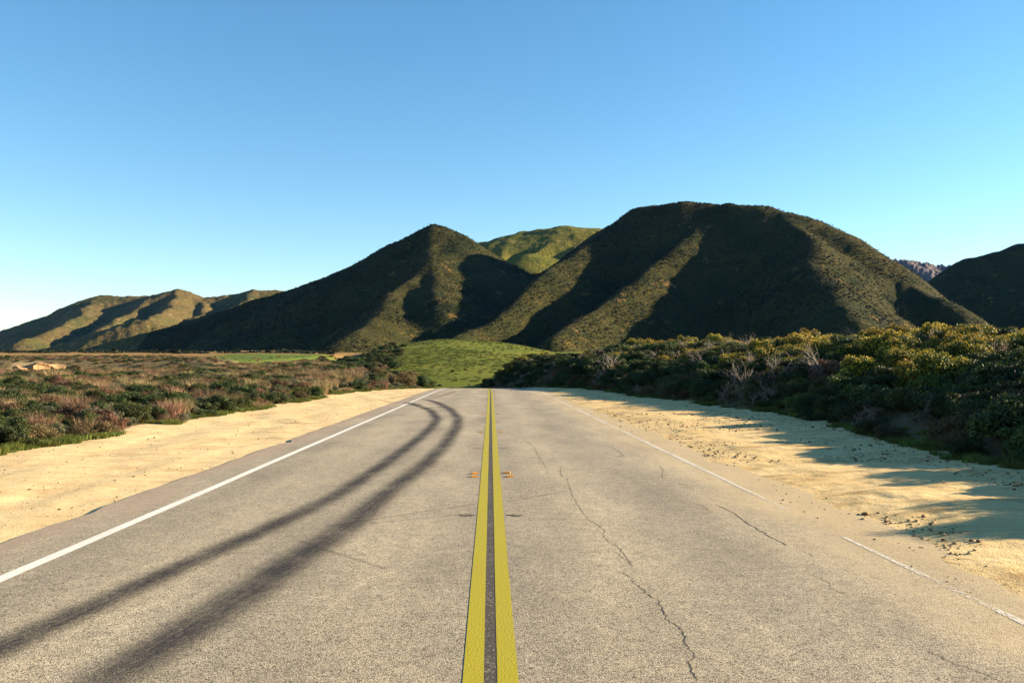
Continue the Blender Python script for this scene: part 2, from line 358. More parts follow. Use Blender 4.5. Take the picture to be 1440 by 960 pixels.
shoulder('dirt_shoulder_right', lambda Y: road_x(Y) + 3.3, lambda Y: xr(Y) + 0.7, -14, 92, 1300, 80, zright, MT['sand_r'], 'rough orange sand shoulder with clods on the right side of the road')

# ------------------------------------------------------------------ road
RY = np.concatenate([np.linspace(-14, 60, 900), np.linspace(60, 190, 300)[1:]])
el = -4.38 + 0.03 * fbm(RY * 0, RY, 0.8, 4, 51) + 0.05 * fbm(RY * 0, RY, 5, 3, 52)
el = el + 0.16 * np.exp(-((RY - 18.3) / 0.35) ** 2) + 0.07 * np.exp(-((RY - 9.4) / 0.3) ** 2)
er = 3.95 + 0.10 * fbm(RY * 0 + 5, RY, 2, 4, 53)
tt = np.linspace(0, 1, 22)
RX = (road_x(RY) + el)[:, None] * (1 - tt) + (road_x(RY) + er)[:, None] * tt
crown = 0.03 - 0.00 * RX
RZ = road_z(RY)[:, None] + crown
top = np.stack([RX, np.repeat(RY[:, None], 22, 1), RZ], -1)
lo0 = top[:, :1].copy(); lo0[..., 2] -= 0.16; lo1 = top[:, -1:].copy(); lo1[..., 2] -= 0.16
allv = np.concatenate([lo0, top, lo1], 1)
rm = mesh('road', allv.reshape(-1, 3), grid_faces(len(RY), 24)[:, ::-1], MT['asphalt'], smooth=False)
road = tag(link('road', rm), 'worn grey asphalt two-lane road running to a crest', kind='structure')

def on_road(px, py):
    d = ray(px, py); Y = 10.0
    for _ in range(40):
        z = float(road_z(Y)) + 0.03
        Y2 = (z - CAMZ) / d.z * d.y
        Y = 0.5 * Y + 0.5 * min(max(Y2, 2), 85)
    return np.array([d.x / d.y * Y, Y])
def smooth_poly(pts, n):
    pts = np.asarray(pts, float)
    s = np.concatenate([[0], np.cumsum(np.linalg.norm(np.diff(pts, axis=0), axis=1))])
    u = np.linspace(0, s[-1], n)
    q = np.stack([np.interp(u, s, pts[:, k]) for k in range(2)], 1)
    for _ in range(max(1, n // 25)):
        q[1:-1] = 0.25 * q[:-2] + 0.5 * q[1:-1] + 0.25 * q[2:]
    return q
def ribbon(name, pts, width, dz, mat, n=80, smooth=True, parent=road, zf=None, sub=1):
    p = smooth_poly(pts, n) if smooth else np.asarray(pts, float)
    n = len(p)
    w = np.interp(np.linspace(0, 1, n), np.linspace(0, 1, len(np.atleast_1d(width))), np.atleast_1d(width)) if np.ndim(width) else np.full(n, width)
    t = np.gradient(p, axis=0); t /= np.linalg.norm(t, axis=1)[:, None] + 1e-9
    nn = np.stack([t[:, 1], -t[:, 0]], 1)
    us = np.linspace(-0.5, 0.5, sub + 1)
    V = p[:, None, :] + nn[:, None, :] * (us[None, :, None] * w[:, None, None])
    zz = (road_z(V[..., 1]) + 0.03 if zf is None else zf(V[..., 0], V[..., 1])) + dz
    V3 = np.concatenate([V, zz[..., None]], -1).reshape(-1, 3)
    f = grid_faces(n, sub + 1)[:, ::-1]
    me = mesh(name, V3, f, mat)
    uvl = me.uv_layers.new(name='uv')
    U = np.stack(np.meshgrid(np.linspace(0, 1, n), us + 0.5, indexing='ij'), -1).reshape(-1, 2)
    uvl.data.foreach_set('uv', U[f.ravel()].astype(np.float32).ravel())
    return link(name, me, parent)
def line_pts(off, y0, y1, n, jit=0.0):
    Y = np.linspace(y0, y1, n)
    return np.stack([road_x(Y) + off + jit * fbm(Y * 0 + off, Y, 3, 3, 61), Y], 1)
for off in (-0.0875, 0.0875): ribbon('yellow_line', line_pts(off, -12, 150, 900, 0.004), 0.106, 0.0026, MT['yel'], smooth=False)
ribbon('sealed_strip', line_pts(0.0, -12, 150, 600), 0.076, 0.0014, MT['seal'], smooth=False)
ribbon('white_line', line_pts(-3.64, -12, 150, 700, 0.01), 0.115, 0.0026, MT['white'], smooth=False)
for y0, y1, w_ in ((-12, 7.9, 0.085), (9.4, 24, 0.095), (24, 140, 0.1)):
    ribbon('white_line', line_pts(3.28, y0, y1, 400, 0.012), [0.03, w_, w_, 0.04] if y1 < 100 else w_, 0.0026, MT['white_worn'], smooth=False)
sk1 = [(-420, 1110), (-160, 985), (0, 911), (117, 860), (233, 806), (350, 755), (467, 701), (540, 653), (585, 620), (608, 600), (615, 588), (606, 577), (582, 568), (566, 565)]
sk2 = [(-60, 1090), (70, 1010), (155, 954), (249, 895), (350, 833), (420, 783), (486, 744), (545, 692), (596, 655), (626, 625), (642, 602), (645, 588), (633, 575), (615, 566), (598, 561)]
ribbon('skid_and_streak', [on_road(*p) for p in sk1], [0.5, 0.5, 0.55, 0.7], 0.0045, MT['skid_streak'], 160, sub=6)
ribbon('skid_and_streak', [on_road(*p) for p in sk2], [0.62, 0.58, 0.6, 0.7], 0.0045, MT['skid_streak'], 160, sub=6)
ribbon('skid_and_streak', [on_road(*p) for p in [(598, 573.5), (610, 573), (625, 572.5)]], 0.8, 0.0065, MT['skid_streak'], 20, sub=6)  # short dark streak lying across the lane, apart from the traced tyre bands
ribbon('skid_and_streak', [on_road(*p) for p in [(606, 560), (620, 557), (632, 553), (641, 550)]], 0.7, 0.0045, MT['faint'], 40, sub=4)
for a_, b_ in (((455, 741), (672, 708)), ((520, 736), (668, 722)), ((712, 706), (800, 690)), ((545, 800), (420, 760)), ((620, 562), (800, 563))):
    ribbon('scuff', [on_road(*a_), on_road(*[(a_[k] + b_[k]) / 2 for k in (0, 1)]), on_road(*b_)], 0.06 if a_[0] != 620 else 0.25, 0.0055, MT['faint'], 30, sub=2)
for tr in ([(530, 561), (560, 566), (566, 567.5)], [(535, 561), (570, 556), (612, 550)]):
    ribbon('wheel_track', [on_road(*p) for p in tr], 0.28, 0.012, MT['dirtmark'], 40, sub=4, zf=zleft)
Z8 = lambda L: [(720 + a / 3.0, 640 + b / 3.0) for a, b in L]
cracks = [
    (Z8([(230, 95), (255, 170), (275, 205), (320, 268), (365, 295), (392, 320), (385, 335), (400, 358), (450, 390), (500, 450), (510, 470)]), 0.010),
    (Z8([(430, 405), (470, 430), (505, 465)]), 0.008),
    (Z8([(445, 485), (490, 510), (520, 540), (570, 580), (630, 625), (650, 690), (700, 725), (735, 765), (725, 790), (770, 835), (755, 880), (760, 910), (785, 955)]), 0.011),
    (Z8([(745, 195), (800, 210), (830, 232)]), 0.013), (Z8([(680, 118), (720, 120), (740, 130), (770, 150)]), 0.012),
    (Z8([(865, 210), (940, 245), (990, 285), (1050, 320), (1100, 350), (1160, 380)]), 0.022),
    (Z8([(1210, 400), (1250, 412), (1275, 430)]), 0.010), (Z8([(1275, 505), (1340, 535), (1345, 560), (1400, 585)]), 0.009),
    (Z8([(620, 45), (640, 62), (630, 90), (650, 100)]), 0.014), (Z8([(205, 50), (205, 80), (215, 90)]), 0.012),
    (Z8([(440, 10), (470, 0), (455, -14), (425, -30)]), 0.02), (Z8([(1750, 820), (1850, 870), (1950, 905), (2080, 960)]), 0.010),
    (Z8([(20, -110), (60, -60), (90, -40), (110, 0), (150, 60)]), 0.010),
]
rr = random.Random(5)
for pts, w_ in cracks:
    g = [on_road(*p) for p in pts]
    q = []
    for a_, b_ in zip(g[:-1], g[1:]):
        k = max(2, int(np.linalg.norm(b_ - a_) / 0.035))
        for i in range(k):
            q.append(a_ + (b_ - a_) * i / k + np.array([rr.gauss(0, 0.008), rr.gauss(0, 0.006)]))
    q.append(g[-1]); q = np.array(q)
    wv = 0.52 * w_ * (0.35 + 1.1 * np.abs(fbm(np.arange(len(q)), np.zeros(len(q)), 5, 3, 71)) + 0.25); wv[0] = wv[-1] = 0.001
    ribbon('crack', q, wv, 0.002, MT['crack'], smooth=False)

# ------------------------------------------------------------------ raised pavement markers
def frustum(hx, hy, z0, z1, kx, ky):
    v = [(-hx, -hy, z0), (hx, -hy, z0), (hx, hy, z0), (-hx, hy, z0), (-hx * kx, -hy * ky, z1), (hx * kx, -hy * ky, z1), (hx * kx, hy * ky, z1), (-hx * kx, hy * ky, z1)]
    return v, [(3, 2, 1, 0), (4, 5, 6, 7), (0, 1, 5, 4), (1, 2, 6, 5), (2, 3, 7, 6), (3, 0, 4, 7)]
v, f = frustum(0.052, 0.05, 0, 0.021, 0.86, 0.55); ME_MB = mesh('marker_body', v, f, MT['amber'], False)
ys = 0.05 - (0.05 - 0.0275) * 0.2, 0.05 - (0.05 - 0.0275) * 0.85
def lens(s):
    y0, y1 = ys; o = 0.0015
    v = [(-0.044, s * (y0 + o), 0.0042 + o), (0.044, s * (y0 + o), 0.0042 + o), (0.041, s * (y1 + o), 0.0178 + o), (-0.041, s * (y1 + o), 0.0178 + o),
         (-0.044, s * (y0 - 0.004), 0.0042), (0.044, s * (y0 - 0.004), 0.0042), (0.041, s * (y1 - 0.004), 0.0178), (-0.041, s * (y1 - 0.004), 0.0178)]
    return mesh('reflector', v, [(0, 1, 2, 3), (4, 5, 1, 0), (5, 6, 2, 1), (6, 7, 3, 2), (7, 4, 0, 3)], MT['lens'], False)
ME_L = [lens(-1), lens(1)]
mk_y = [12.35, 12.72, 20.9, 29.0, 36.6, 43.6, 51, 58.5, 66]
ords = ['nearest', 'second nearest', 'third', 'fourth', 'fifth', 'sixth', 'seventh', 'eighth', 'ninth']
for i, y in enumerate(mk_y):
    for s, side in ((-1, 'left'), (1, 'right')):
        o = link('pavement_marker', None)
        o.location = (float(road_x(y)) + s * 0.245 + rr.gauss(0, 0.012), y + rr.gauss(0, 0.03), float(road_z(y)) + 0.0305)
        o.rotation_euler = (0, 0, rr.gauss(0, 0.12))
        tag(o, f'amber raised pavement marker {side} of the yellow lines, {ords[i]} from the camera', 'road marker', 'amber pavement markers along the centre lines')
        link('marker_body', ME_MB, o); link('reflector', ME_L[0], o); link('reflector', ME_L[1], o)
for y in (9.14, 16.7, 24.6):  # scars of removed markers, their small shadows drawn into the same dark shape
    for s in (-1, 1):
        c = np.array([float(road_x(y)) + s * 0.25, y])
        q = [c + np.array([t * 0.17 * s, rr.gauss(0, 0.02)]) for t in np.linspace(-0.5, 0.6, 9)]
        ribbon('marker_scar', q, np.array([0.01, 0.06, 0.1, 0.05, 0.08, 0.06, 0.03, 0.05, 0.01]), 0.002, MT['crack'], smooth=False)

# ------------------------------------------------------------------ hills
def ridge_field(X, Y, ridges):
    acc = None; K = 4.0
    for pts, s, r in ridges:
        P = np.array([at(*p) for p in pts]); best = np.full(X.shape, -1e9)
        for a_, b_ in zip(P[:-1], P[1:]):
            d = b_[:2] - a_[:2]; L2 = (d ** 2).sum()
            t = np.clip(((X - a_[0]) * d[0] + (Y - a_[1]) * d[1]) / L2, 0, 1)
            dd = np.hypot(X - a_[0] - t * d[0], Y - a_[1] - t * d[1])
            sl_ = s
            if isinstance(s, tuple):                      # (image-left slope, image-right slope) of a spur descending towards the viewer
                cr = (d[0] * (Y - a_[1]) - d[1] * (X - a_[0])) / math.sqrt(L2)
                sl_ = s[0] + (s[1] - s[0]) * sstep(cr / 40 + 0.5)
            best = np.maximum(best, a_[2] + (b_[2] - a_[2]) * t - sl_ * (np.sqrt(dd ** 2 + r * r) - r))
        acc = best if acc is None else np.logaddexp(acc / K, best / K) * K
    return acc
def hill(name, pxs, ys, ridges, mat, label, amp=1.0, warp=14, wsc=110, base=-30, fine=1.0):
    PX = np.arange(*pxs); YY = np.arange(*ys) if len(ys) == 3 else ys
    U, Yg = np.meshgrid(PX, YY, indexing='ij'); X = (U - 690) / F * Yg
    wx = X + warp * fbm(X, Yg, wsc, 3, 81); wy = Yg + warp * fbm(X, Yg, wsc, 3, 87)
    Z = ridge_field(wx, wy, ridges)
    Z = Z + amp * (3.6 * fbm(X, Yg, 130, 4, 91) + 2.2 * fbm(X, Yg, 38, 4, 95) + fine * 0.9 * fbm(X, Yg, 11, 3, 97))
    Z = np.maximum(Z, base)
    m = mesh(name, np.stack([X, Yg, Z], -1).reshape(-1, 3), grid_faces(len(PX), len(YY)), mat)
    o = tag(link(name, m), label, kind='structure')
    return X, Yg, Z
main_ridges = [
    # summit line of the big hill, then its right flank
    ([(890, 306, 1195), (915, 290, 1185), (960, 283, 1160), (1020, 289, 1140), (1075, 291, 1112), (1110, 300, 1088), (1140, 316, 1064), (1165, 333, 1040)], 0.9, 42),
    ([(1150, 323, 1050), (1200, 354, 1000), (1280, 398, 920), (1360, 438, 830)], (0.62, 0.9), 7),
    # three spurs that come down towards the road
    ([(905, 293, 1190), (850, 328, 1120), (795, 366, 1030), (735, 414, 920), (680, 452, 820), (640, 475, 740)], (1.0, 0.85), 8),
    ([(1030, 290, 1135), (985, 318, 1075), (960, 334, 1045), (905, 386, 940), (845, 435, 830), (785, 471, 720)], (1.0, 0.9), 8),
    ([(1090, 294, 1105), (1140, 334, 980), (1162, 376, 860), (1182, 418, 740), (1200, 462, 640)], (0.68, 0.85), 12),
    # pyramid peak
    ([(598, 324, 1230), (612, 320, 1230), (632, 327, 1232), (655, 341, 1230), (718, 374, 1200), (790, 408, 1150)], 0.72, 22),
    ([(606, 321, 1230), (560, 345, 1235), (495, 375, 1250), (400, 410, 1290), (300, 440, 1330), (200, 470, 1370), (100, 500, 1400)], 0.62, 14),
    ([(609, 321, 1230), (600, 350, 1140), (575, 395, 1010), (540, 432, 900), (505, 462, 800), (470, 486, 690)], (0.85, 0.55), 8),
    ([(600, 360, 1100), (618, 400, 990), (612, 432, 900)], (0.9, 0.6), 8),
]
mx, my, mz = hill('hill_main', (60, 1420, 2.2), (600, 1560, 4.5), main_ridges, MT['hill'], 'big dark scrub-covered hill with pyramid peak beyond the meadow', 1.0)
back_ridges = [
    ([(640, 365, 2000), (690, 342, 2000), (740, 327, 2000), (800, 319, 1980), (850, 324, 1980), (930, 330, 2000)], 0.55, 50),
    ([(735, 328, 2000), (715, 350, 1850), (700, 372, 1720)], (0.9, 0.6), 10), ([(660, 392, 1640), (705, 370, 1620), (745, 356, 1600), (790, 366, 1600), (830, 385, 1620)], 0.6, 26), ([(800, 320, 1980), (775, 345, 1830), (745, 365, 1700), (720, 385, 1600)], (0.9, 0.6), 10),
    ([(845, 323, 1980), (825, 340, 1850), (800, 360, 1720)], (0.9, 0.6), 10)]
hill('hill_back', (600, 960, 2.0), (1500, 2500, 8), back_ridges, MT['hill_green'], 'sunlit green grassy hilltop showing between the two dark hills', 1.3, 20, 160)
left_ridges = [
    ([(-300, 500, 2900), (-60, 490, 2800), (60, 452, 2650), (150, 417, 2550), (215, 415, 2500), (250, 408, 2450), (285, 420, 2450), (330, 415, 2450), (362, 409, 2450), (430, 412, 2500)], 0.5, 45),
    ([(150, 417, 2550), (110, 445, 2200), (60, 475, 1850), (20, 494, 1600)], (0.8, 0.5), 10),
    ([(215, 415, 2500), (180, 440, 2150), (140, 465, 1850), (100, 486, 1600)], (0.8, 0.5), 10),
    ([(250, 408, 2450), (235, 430, 2150), (205, 452, 1850), (190, 470, 1650)], (0.85, 0.55), 8),
    ([(285, 420, 2450), (280, 440, 2150), (250, 462, 1850)], (0.8, 0.5), 10),
    ([(362, 409, 2450), (330, 430, 2150), (300, 455, 1850)], (0.8, 0.5), 10),
    ([(100, 480, 1500), (165, 462, 1450), (210, 452, 1420), (245, 466, 1400)], 0.45, 20)]
hill('hill_left', (-260, 480, 2.2), (1150, 3200, 12), left_ridges, MT['hill_far'], 'low sunlit tan and green coastal hills at far left', 1.5, 26, 190, fine=2)
far_r = [([(1180, 385, 5200), (1245, 369, 5200), (1270, 366, 5200), (1300, 371, 5200), (1345, 373, 5200), (1420, 380, 5200), (1600, 360, 5300)], 0.6, 20)]
hill('hill_distant', (1160, 1640, 1.6), (4700, 5700, 16), far_r, MT['hill_rock'], 'distant rocky ridge coloured in hazy purple in the gap at right', 3.0, 60, 120, fine=7)
right_r = [([(1240, 432, 1230), (1300, 397, 1270), (1370, 364, 1300), (1440, 344, 1310), (1540, 316, 1330), (1660, 285, 1350), (1830, 215, 1380), (2000, 200, 1400)], 0.7, 18),  # outer end is an unseen peak off frame, raised to shade this hillside
           ([(1830, 215, 1380), (1790, 290, 1180), (1760, 360, 980)], 0.7, 18), ([(1600, 302, 1340), (1580, 350, 1180), (1560, 400, 1020)], (0.9, 0.7), 10)]  # unseen spurs off frame, added to keep the sun off the slope
hill('hill_right', (1180, 2200, 3.5), (820, 1700, 7), right_r, MT['hill'], 'dark shaded scrub hillside rising at the right frame edge', 0.9)

# ------------------------------------------------------------------ plants: archetypes
def leaves(n, lobes, size, rs, aspect=1.6, up=0.3, fill=0.35):
    c = np.array([l[:3] for l in lobes]); r = np.array([l[3] for l in lobes])
    w = r ** 2 / (r ** 2).sum(); k = rs.choice(len(lobes), n, p=w)
    d = rs.normal(size=(n, 3)); d /= np.linalg.norm(d, axis=1)[:, None]; d[:, 2] = np.abs(d[:, 2]) * np.where(rs.rand(n) < 0.8, 1, -1)
    rad_ = r[k] * np.clip(1 - np.abs(rs.normal(0, fill, n)) + rs.normal(0, 0.07, n), 0.05, 1.25)
    p = c[k] + d * rad_[:, None] * np.array([1, 1, 0.85])
    p[:, 2] = np.abs(p[:, 2]) + 0.01
    nrm = d * 0.7 + rs.normal(size=(n, 3)) * 0.7 + np.array([0, 0, up]); nrm /= np.linalg.norm(nrm, axis=1)[:, None]
    t = np.cross(nrm, rs.normal(size=(n, 3))); t /= np.linalg.norm(t, axis=1)[:, None]; b = np.cross(nrm, t)
    s = size * rs.uniform(0.6, 1.35, n)[:, None]
    V = np.stack([p - t * s * aspect * 0.5, p + b * s * 0.5 + nrm * s * 0.08, p + t * s * aspect * 0.5, p - b * s * 0.5 + nrm * s * 0.08], 1).reshape(-1, 3)
    tone = np.clip(rs.normal(0.45, 0.22, n) + 0.1 * rs.randn(len(lobes))[k], 0, 1)
    return V, np.arange(n * 4).reshape(n, 4), np.repeat(tone, 4)
def blades(n, spread, h, w, rs, lean=0.5):
    a = rs.uniform(0, 2 * np.pi, n); r = spread * np.sqrt(rs.rand(n))
    base = np.stack([r * np.cos(a), r * np.sin(a), np.zeros(n)], 1)
    a2 = a + rs.normal(0, 0.8, n); hh = h * rs.uniform(0.45, 1.1, n); ln = hh * lean * rs.uniform(0.1, 1.1, n)
    dirv = np.stack([np.cos(a2), np.sin(a2), 0 * a], 1); side = np.stack([-np.sin(a2 + rs.normal(0, 1, n)), np.cos(a2), 0 * a], 1) * w * 0.5
    mid = base + dirv * (ln * 0.35)[:, None] + np.array([0, 0, 1.0]) * (hh * 0.6)[:, None]
    tip = base + dirv * ln[:, None] + np.array([0, 0, 1.0]) * hh[:, None]
    V = np.stack([base - side, base + side, mid + side * 0.8, mid - side * 0.8, tip], 1).reshape(-1, 3)
    i = np.arange(n) * 5
    F4 = np.stack([i, i + 1, i + 2, i + 3], 1); F3 = np.stack([i + 3, i + 2, i + 4, i + 4], 1)
    return V, F4, F3[:, :3], np.repeat(np.clip(rs.normal(0.5, 0.22, n), 0, 1), 5)
def tube(P, R0, R1, k=4):
    P = np.asarray(P, float); n = len(P); rr_ = np.linspace(R0, R1, n)
    V = []; Fc = []
    for i, (p, r) in enumerate(zip(P, rr_)):
        t = P[min(i + 1, n - 1)] - P[max(i - 1, 0)]; t /= np.linalg.norm(t) + 1e-9
        u = np.cross(t, (0.3, 0.9, 0.2)); u /= np.linalg.norm(u); w_ = np.cross(t, u)
        for j in range(k):
            a = 2 * math.pi * j / k; V.append(p + r * (math.cos(a) * u + math.sin(a) * w_))
        if i:
            for j in range(k):
                Fc.append(((i - 1) * k + j, (i - 1) * k + (j + 1) % k, i * k + (j + 1) % k, i * k + j))
    return V, Fc
def stems_mesh(name, lobes, rs, mat):
    V = []; Fc = []
    for l in lobes:
        e = np.array(l[:3]); m_ = e * np.array([0.45, 0.45, 0.55]) + rs.normal(0, 0.04, 3)
        e2 = e + rs.normal(0, 0.4, 3) * l[3]; e2[2] = max(e2[2], 0.05)
        v_, f_ = tube([(rs.normal(0, 0.04), rs.normal(0, 0.04), -0.08), m_, e, e2], 0.022, 0.005, 4)
        b = len(V); V += v_; Fc += [tuple(i + b for i in q) for q in f_]
    return mesh(name, V, Fc, mat)
def twig_tree(rs, h, levels=4, r0=0.035, spread=0.55):
    V = []; Fc = []
    def grow(p, d, L, r, lv):
        pts = [p]; q = p.copy(); dd = d.copy()
        for _ in range(4):
            dd = dd + rs.normal(0, 0.16, 3); dd /= np.linalg.norm(dd); q = q + dd * L / 4; pts.append(q.copy())
        v_, f_ = tube(pts, r, r * 0.55, 4 if lv < 2 else 3)
        b = len(V); V.extend(v_); Fc.extend([tuple(i + b for i in k) for k in f_])
        if lv < levels:
            for _ in range(rs.randint(3, 5)):
                j = rs.randint(1, 5); nd = dd + rs.normal(0, spread, 3); nd[2] += 0.18; nd /= np.linalg.norm(nd)
                grow(pts[j], nd, L * rs.uniform(0.5, 0.78), r * 0.52, lv + 1)
    for _ in range(rs.randint(3, 5)):
        d = np.array([rs.normal(0, 0.45), rs.normal(0, 0.45), 1.0]); d /= np.linalg.norm(d)
        grow(np.array([rs.normal(0, 0.05), rs.normal(0, 0.05), -0.1]), d, h * 0.42, r0, 1)
    return V, Fc
def lobes_dome(rs, n, R_, H_):
    L = [(0, 0, H_ * 0.4, min(R_, H_) * 0.62)]
    for _ in range(n):
        a = rs.uniform(0, 6.283); q = R_ * rs.uniform(0.25, 0.85)
        z = H_ * rs.uniform(0.2, 0.8) * (1 - 0.45 * (q / R_) ** 2)
        L.append((q * math.cos(a), q * math.sin(a), z, rs.uniform(0.2, 0.36) * min(R_, H_ * 1.2)))
    return L
# every archetype: radius about 0.7 m, height about 0.9 m before scaling
ARCH = {}
def merged(name, pieces, mats):
    V = []; F4 = []; F3 = []; T = []; mi4 = []; mi3 = []; b = 0
    for k, (v_, f4, f3, t_) in enumerate(pieces):
        V.append(np.asarray(v_)); T.append(t_)
        if f4 is not None: F4.append(np.asarray(f4) + b); mi4 += [k] * len(f4)
        if f3 is not None: F3.append(np.asarray(f3) + b); mi3 += [k] * len(f3)
        b += len(v_)
    me = bpy.data.meshes.new(name)
    V = np.concatenate(V).astype(np.float32); me.vertices.add(len(V)); me.vertices.foreach_set('co', V.ravel())
    li = []; ls = []; pos = 0
    for arr, k in ((F4, 4), (F3, 3)):
        if arr:
            a = np.concatenate(arr); li.append(a.ravel()); ls.append(pos + np.arange(len(a)) * k); pos += a.size
    li = np.concatenate(li).astype(np.int32); ls = np.concatenate(ls).astype(np.int32)
    me.loops.add(len(li)); me.loops.foreach_set('vertex_index', li)
    me.polygons.add(len(ls)); me.polygons.foreach_set('loop_start', ls)
    me.polygons.foreach_set('material_index', np.array(mi4 + mi3, np.int32))
    for m in mats: me.materials.append(m)
    me.update(calc_edges=True); add_attr(me, 'tone', np.concatenate(T), 'FLOAT')
    return me
def src(me):                                   # data-only source for the uncountable cover, never linked to the scene
    return bpy.data.objects.new(me.name, me)
def make_arch(sp, var):
    rs = np.random.RandomState(hash((sp, var, 5)) % 1000 if False else (sum(map(ord, sp)) * 7 + var * 131))
    parts = []; pieces = []; mats = []
    if sp in ('green', 'bright', 'sage', 'rust', 'yellow'):
        R_, H_ = {'green': (0.75, 0.95), 'bright': (0.7, 0.8), 'sage': (0.6, 0.65), 'rust': (0.7, 0.9), 'yellow': (0.8, 1.05)}[sp]
        lb = lobes_dome(rs, {'sage': 12}.get(sp, 15), R_, H_)
        n, sz = {'green': (7500, 0.034), 'bright': (6500, 0.036), 'sage': (5000, 0.03), 'rust': (5000, 0.03), 'yellow': (6000, 0.036)}[sp]
        lm = {'yellow': 'bright'}.get(sp, sp)
        v_, f_, t_ = leaves(n, lb, sz, rs, 1.7)
        pieces.append((v_, f_, None, t_)); mats.append(MT[lm])
        parts.append(('foliage', merged('foliage', [(v_, f_, None, t_)], [MT[lm]])))
        parts.append(('stem', stems_mesh('stem', lb, rs, MT['bark'])))
        if sp == 'yellow':
            lf = [(l[0] * 1.05, l[1] * 1.05, l[2] * 1.1, l[3] * 0.95) for l in lb if l[2] > H_ * 0.33]
            v_, f_, t_ = leaves(1800, lf, 0.036, rs, 1.3, 0.6, 0.12)
            pieces.append((v_, f_, None, t_)); mats.append(MT['yellow'])
            parts.append(('flowers', merged('flowers', [(v_, f_, None, t_)], [MT['yellow']])))
    elif sp in ('tan', 'grass'):
        n, spd, h, w_ = {'tan': (420, 0.34, 0.62, 0.016), 'grass': (260, 0.26, 0.16, 0.014)}[sp]
        v_, f4, f3, t_ = blades(n, spd, h, w_, rs, 0.75)
        pieces.append((v_, f4, f3, t_)); mats.append(MT[sp])
        parts.append(('blades', merged('blades', [(v_, f4, f3, t_)], [MT[sp]])))
    elif sp == 'twig':
        v_, f_ = twig_tree(rs, 1.0, 4, 0.016, 0.6)
        me = mesh('branches', v_, f_, MT['grey_bark']); parts.append(('branches', me))
        f4 = np.array(f_); pieces.append((np.array(v_), f4, None, np.full(len(v_), 0.5))); mats.append(MT['grey_bark'])
        lb = lobes_dome(rs, 6, 0.4, 0.45); v2, f2, t2 = leaves(260, lb, 0.03, rs)
        parts.append(('withered_leaves', merged('withered_leaves', [(v2, f2, None, t2)], [MT['rust']])))
        pieces.append((v2, f2, None, t2)); mats.append(MT['rust'])
    return parts, src(merged('scatter_' + sp, pieces, mats))
for sp, nv in (('green', 3), ('bright', 3), ('sage', 2), ('rust', 2), ('yellow', 3), ('tan', 3), ('grass', 2), ('twig', 3)):
    ARCH[sp] = [make_arch(sp, k) for k in range(nv)]
NAMES = {'green': ('green_shrub', 'shrub'), 'bright': ('leafy_shrub', 'shrub'), 'sage': ('sage_shrub', 'shrub'), 'rust': ('rusty_shrub', 'shrub'),
         'yellow': ('flowering_shrub', 'shrub'), 'tan': ('dry_grass_tuft', 'grass tuft'), 'twig': ('bare_shrub', 'shrub')}
def plant(sp, x, y, sc, label, group, zs=1.0, sink=0.04, rz=None, var=None):
    nm, cat = NAMES[sp]
    o = link(nm, None); o.location = (x, y, float(H(x, y)) - sink); o.rotation_euler = (0, 0, rr.uniform(0, 6.28) if rz is None else rz); o.scale = (sc, sc, sc * zs)
    tag(o, label, cat, group)
    parts = ARCH[sp][rr.randrange(len(ARCH[sp])) if var is None else var][0]
    for n_, me in parts: link(n_, me, o)
    return o
def scatter(name, P, rotz, scl, idx, sources, label, tilt=0.0, zs=None):
    P = np.asarray(P, np.float32); n = len(P)
    me = bpy.data.meshes.new(name); me.vertices.add(n); me.vertices.foreach_set('co', P.ravel()); me.update()
    rs = np.random.RandomState(n)
    rot = np.stack([rs.normal(0, tilt, n), rs.normal(0, tilt, n), rotz], 1)
    s3 = np.stack([scl, scl, scl * (zs if zs is not None else 1.0)], 1)
    add_attr(me, 'rot', rot, 'FLOAT_VECTOR'); add_attr(me, 'scl', s3, 'FLOAT_VECTOR'); add_attr(me, 'idx', idx, 'INT')
    o = link(name, me); tag(o, label, kind='stuff')
    g = bpy.data.node_groups.new(name + '_nodes', 'GeometryNodeTree')
    g.interface.new_socket('Geometry', in_out='INPUT', socket_type='NodeSocketGeometry')
    g.interface.new_socket('Geometry', in_out='OUTPUT', socket_type='NodeSocketGeometry')
    gi = g.nodes.new('NodeGroupInput'); go = g.nodes.new('NodeGroupOutput'); jn = g.nodes.new('GeometryNodeJoinGeometry')
    def na(nm_, typ):
        q = g.nodes.new('GeometryNodeInputNamedAttribute'); q.data_type = typ; q.inputs['Name'].default_value = nm_
        return next(s for s in q.outputs if s.enabled and s.name == 'Attribute')
    r_, s_, i_ = na('rot', 'FLOAT_VECTOR'), na('scl', 'FLOAT_VECTOR'), na('idx', 'INT')
    e2r = g.nodes.new('FunctionNodeEulerToRotation'); g.links.new(r_, e2r.inputs[0])
    for k, so in enumerate(sources):
        oi = g.nodes.new('GeometryNodeObjectInfo'); oi.inputs['Object'].default_value = so; oi.inputs['As Instance'].default_value = True
        cmp_ = g.nodes.new('FunctionNodeCompare'); cmp_.data_type = 'INT'; cmp_.operation = 'EQUAL'
        ci = [s for s in cmp_.inputs if s.enabled]; g.links.new(i_, ci[0]); ci[1].default_value = k
        ip = g.nodes.new('GeometryNodeInstanceOnPoints')
        g.links.new(gi.outputs[0], ip.inputs['Points']); g.links.new(cmp_.outputs[0], ip.inputs['Selection'])
        g.links.new(oi.outputs['Geometry'], ip.inputs['Instance']); g.links.new(e2r.outputs[0], ip.inputs['Rotation']); g.links.new(s_, ip.inputs['Scale'])
        g.links.new(ip.outputs[0], jn.inputs[0])
    g.links.new(jn.outputs[0], go.inputs[0])
    md = o.modifiers.new('scatter', 'NODES'); md.node_group = g
    return o

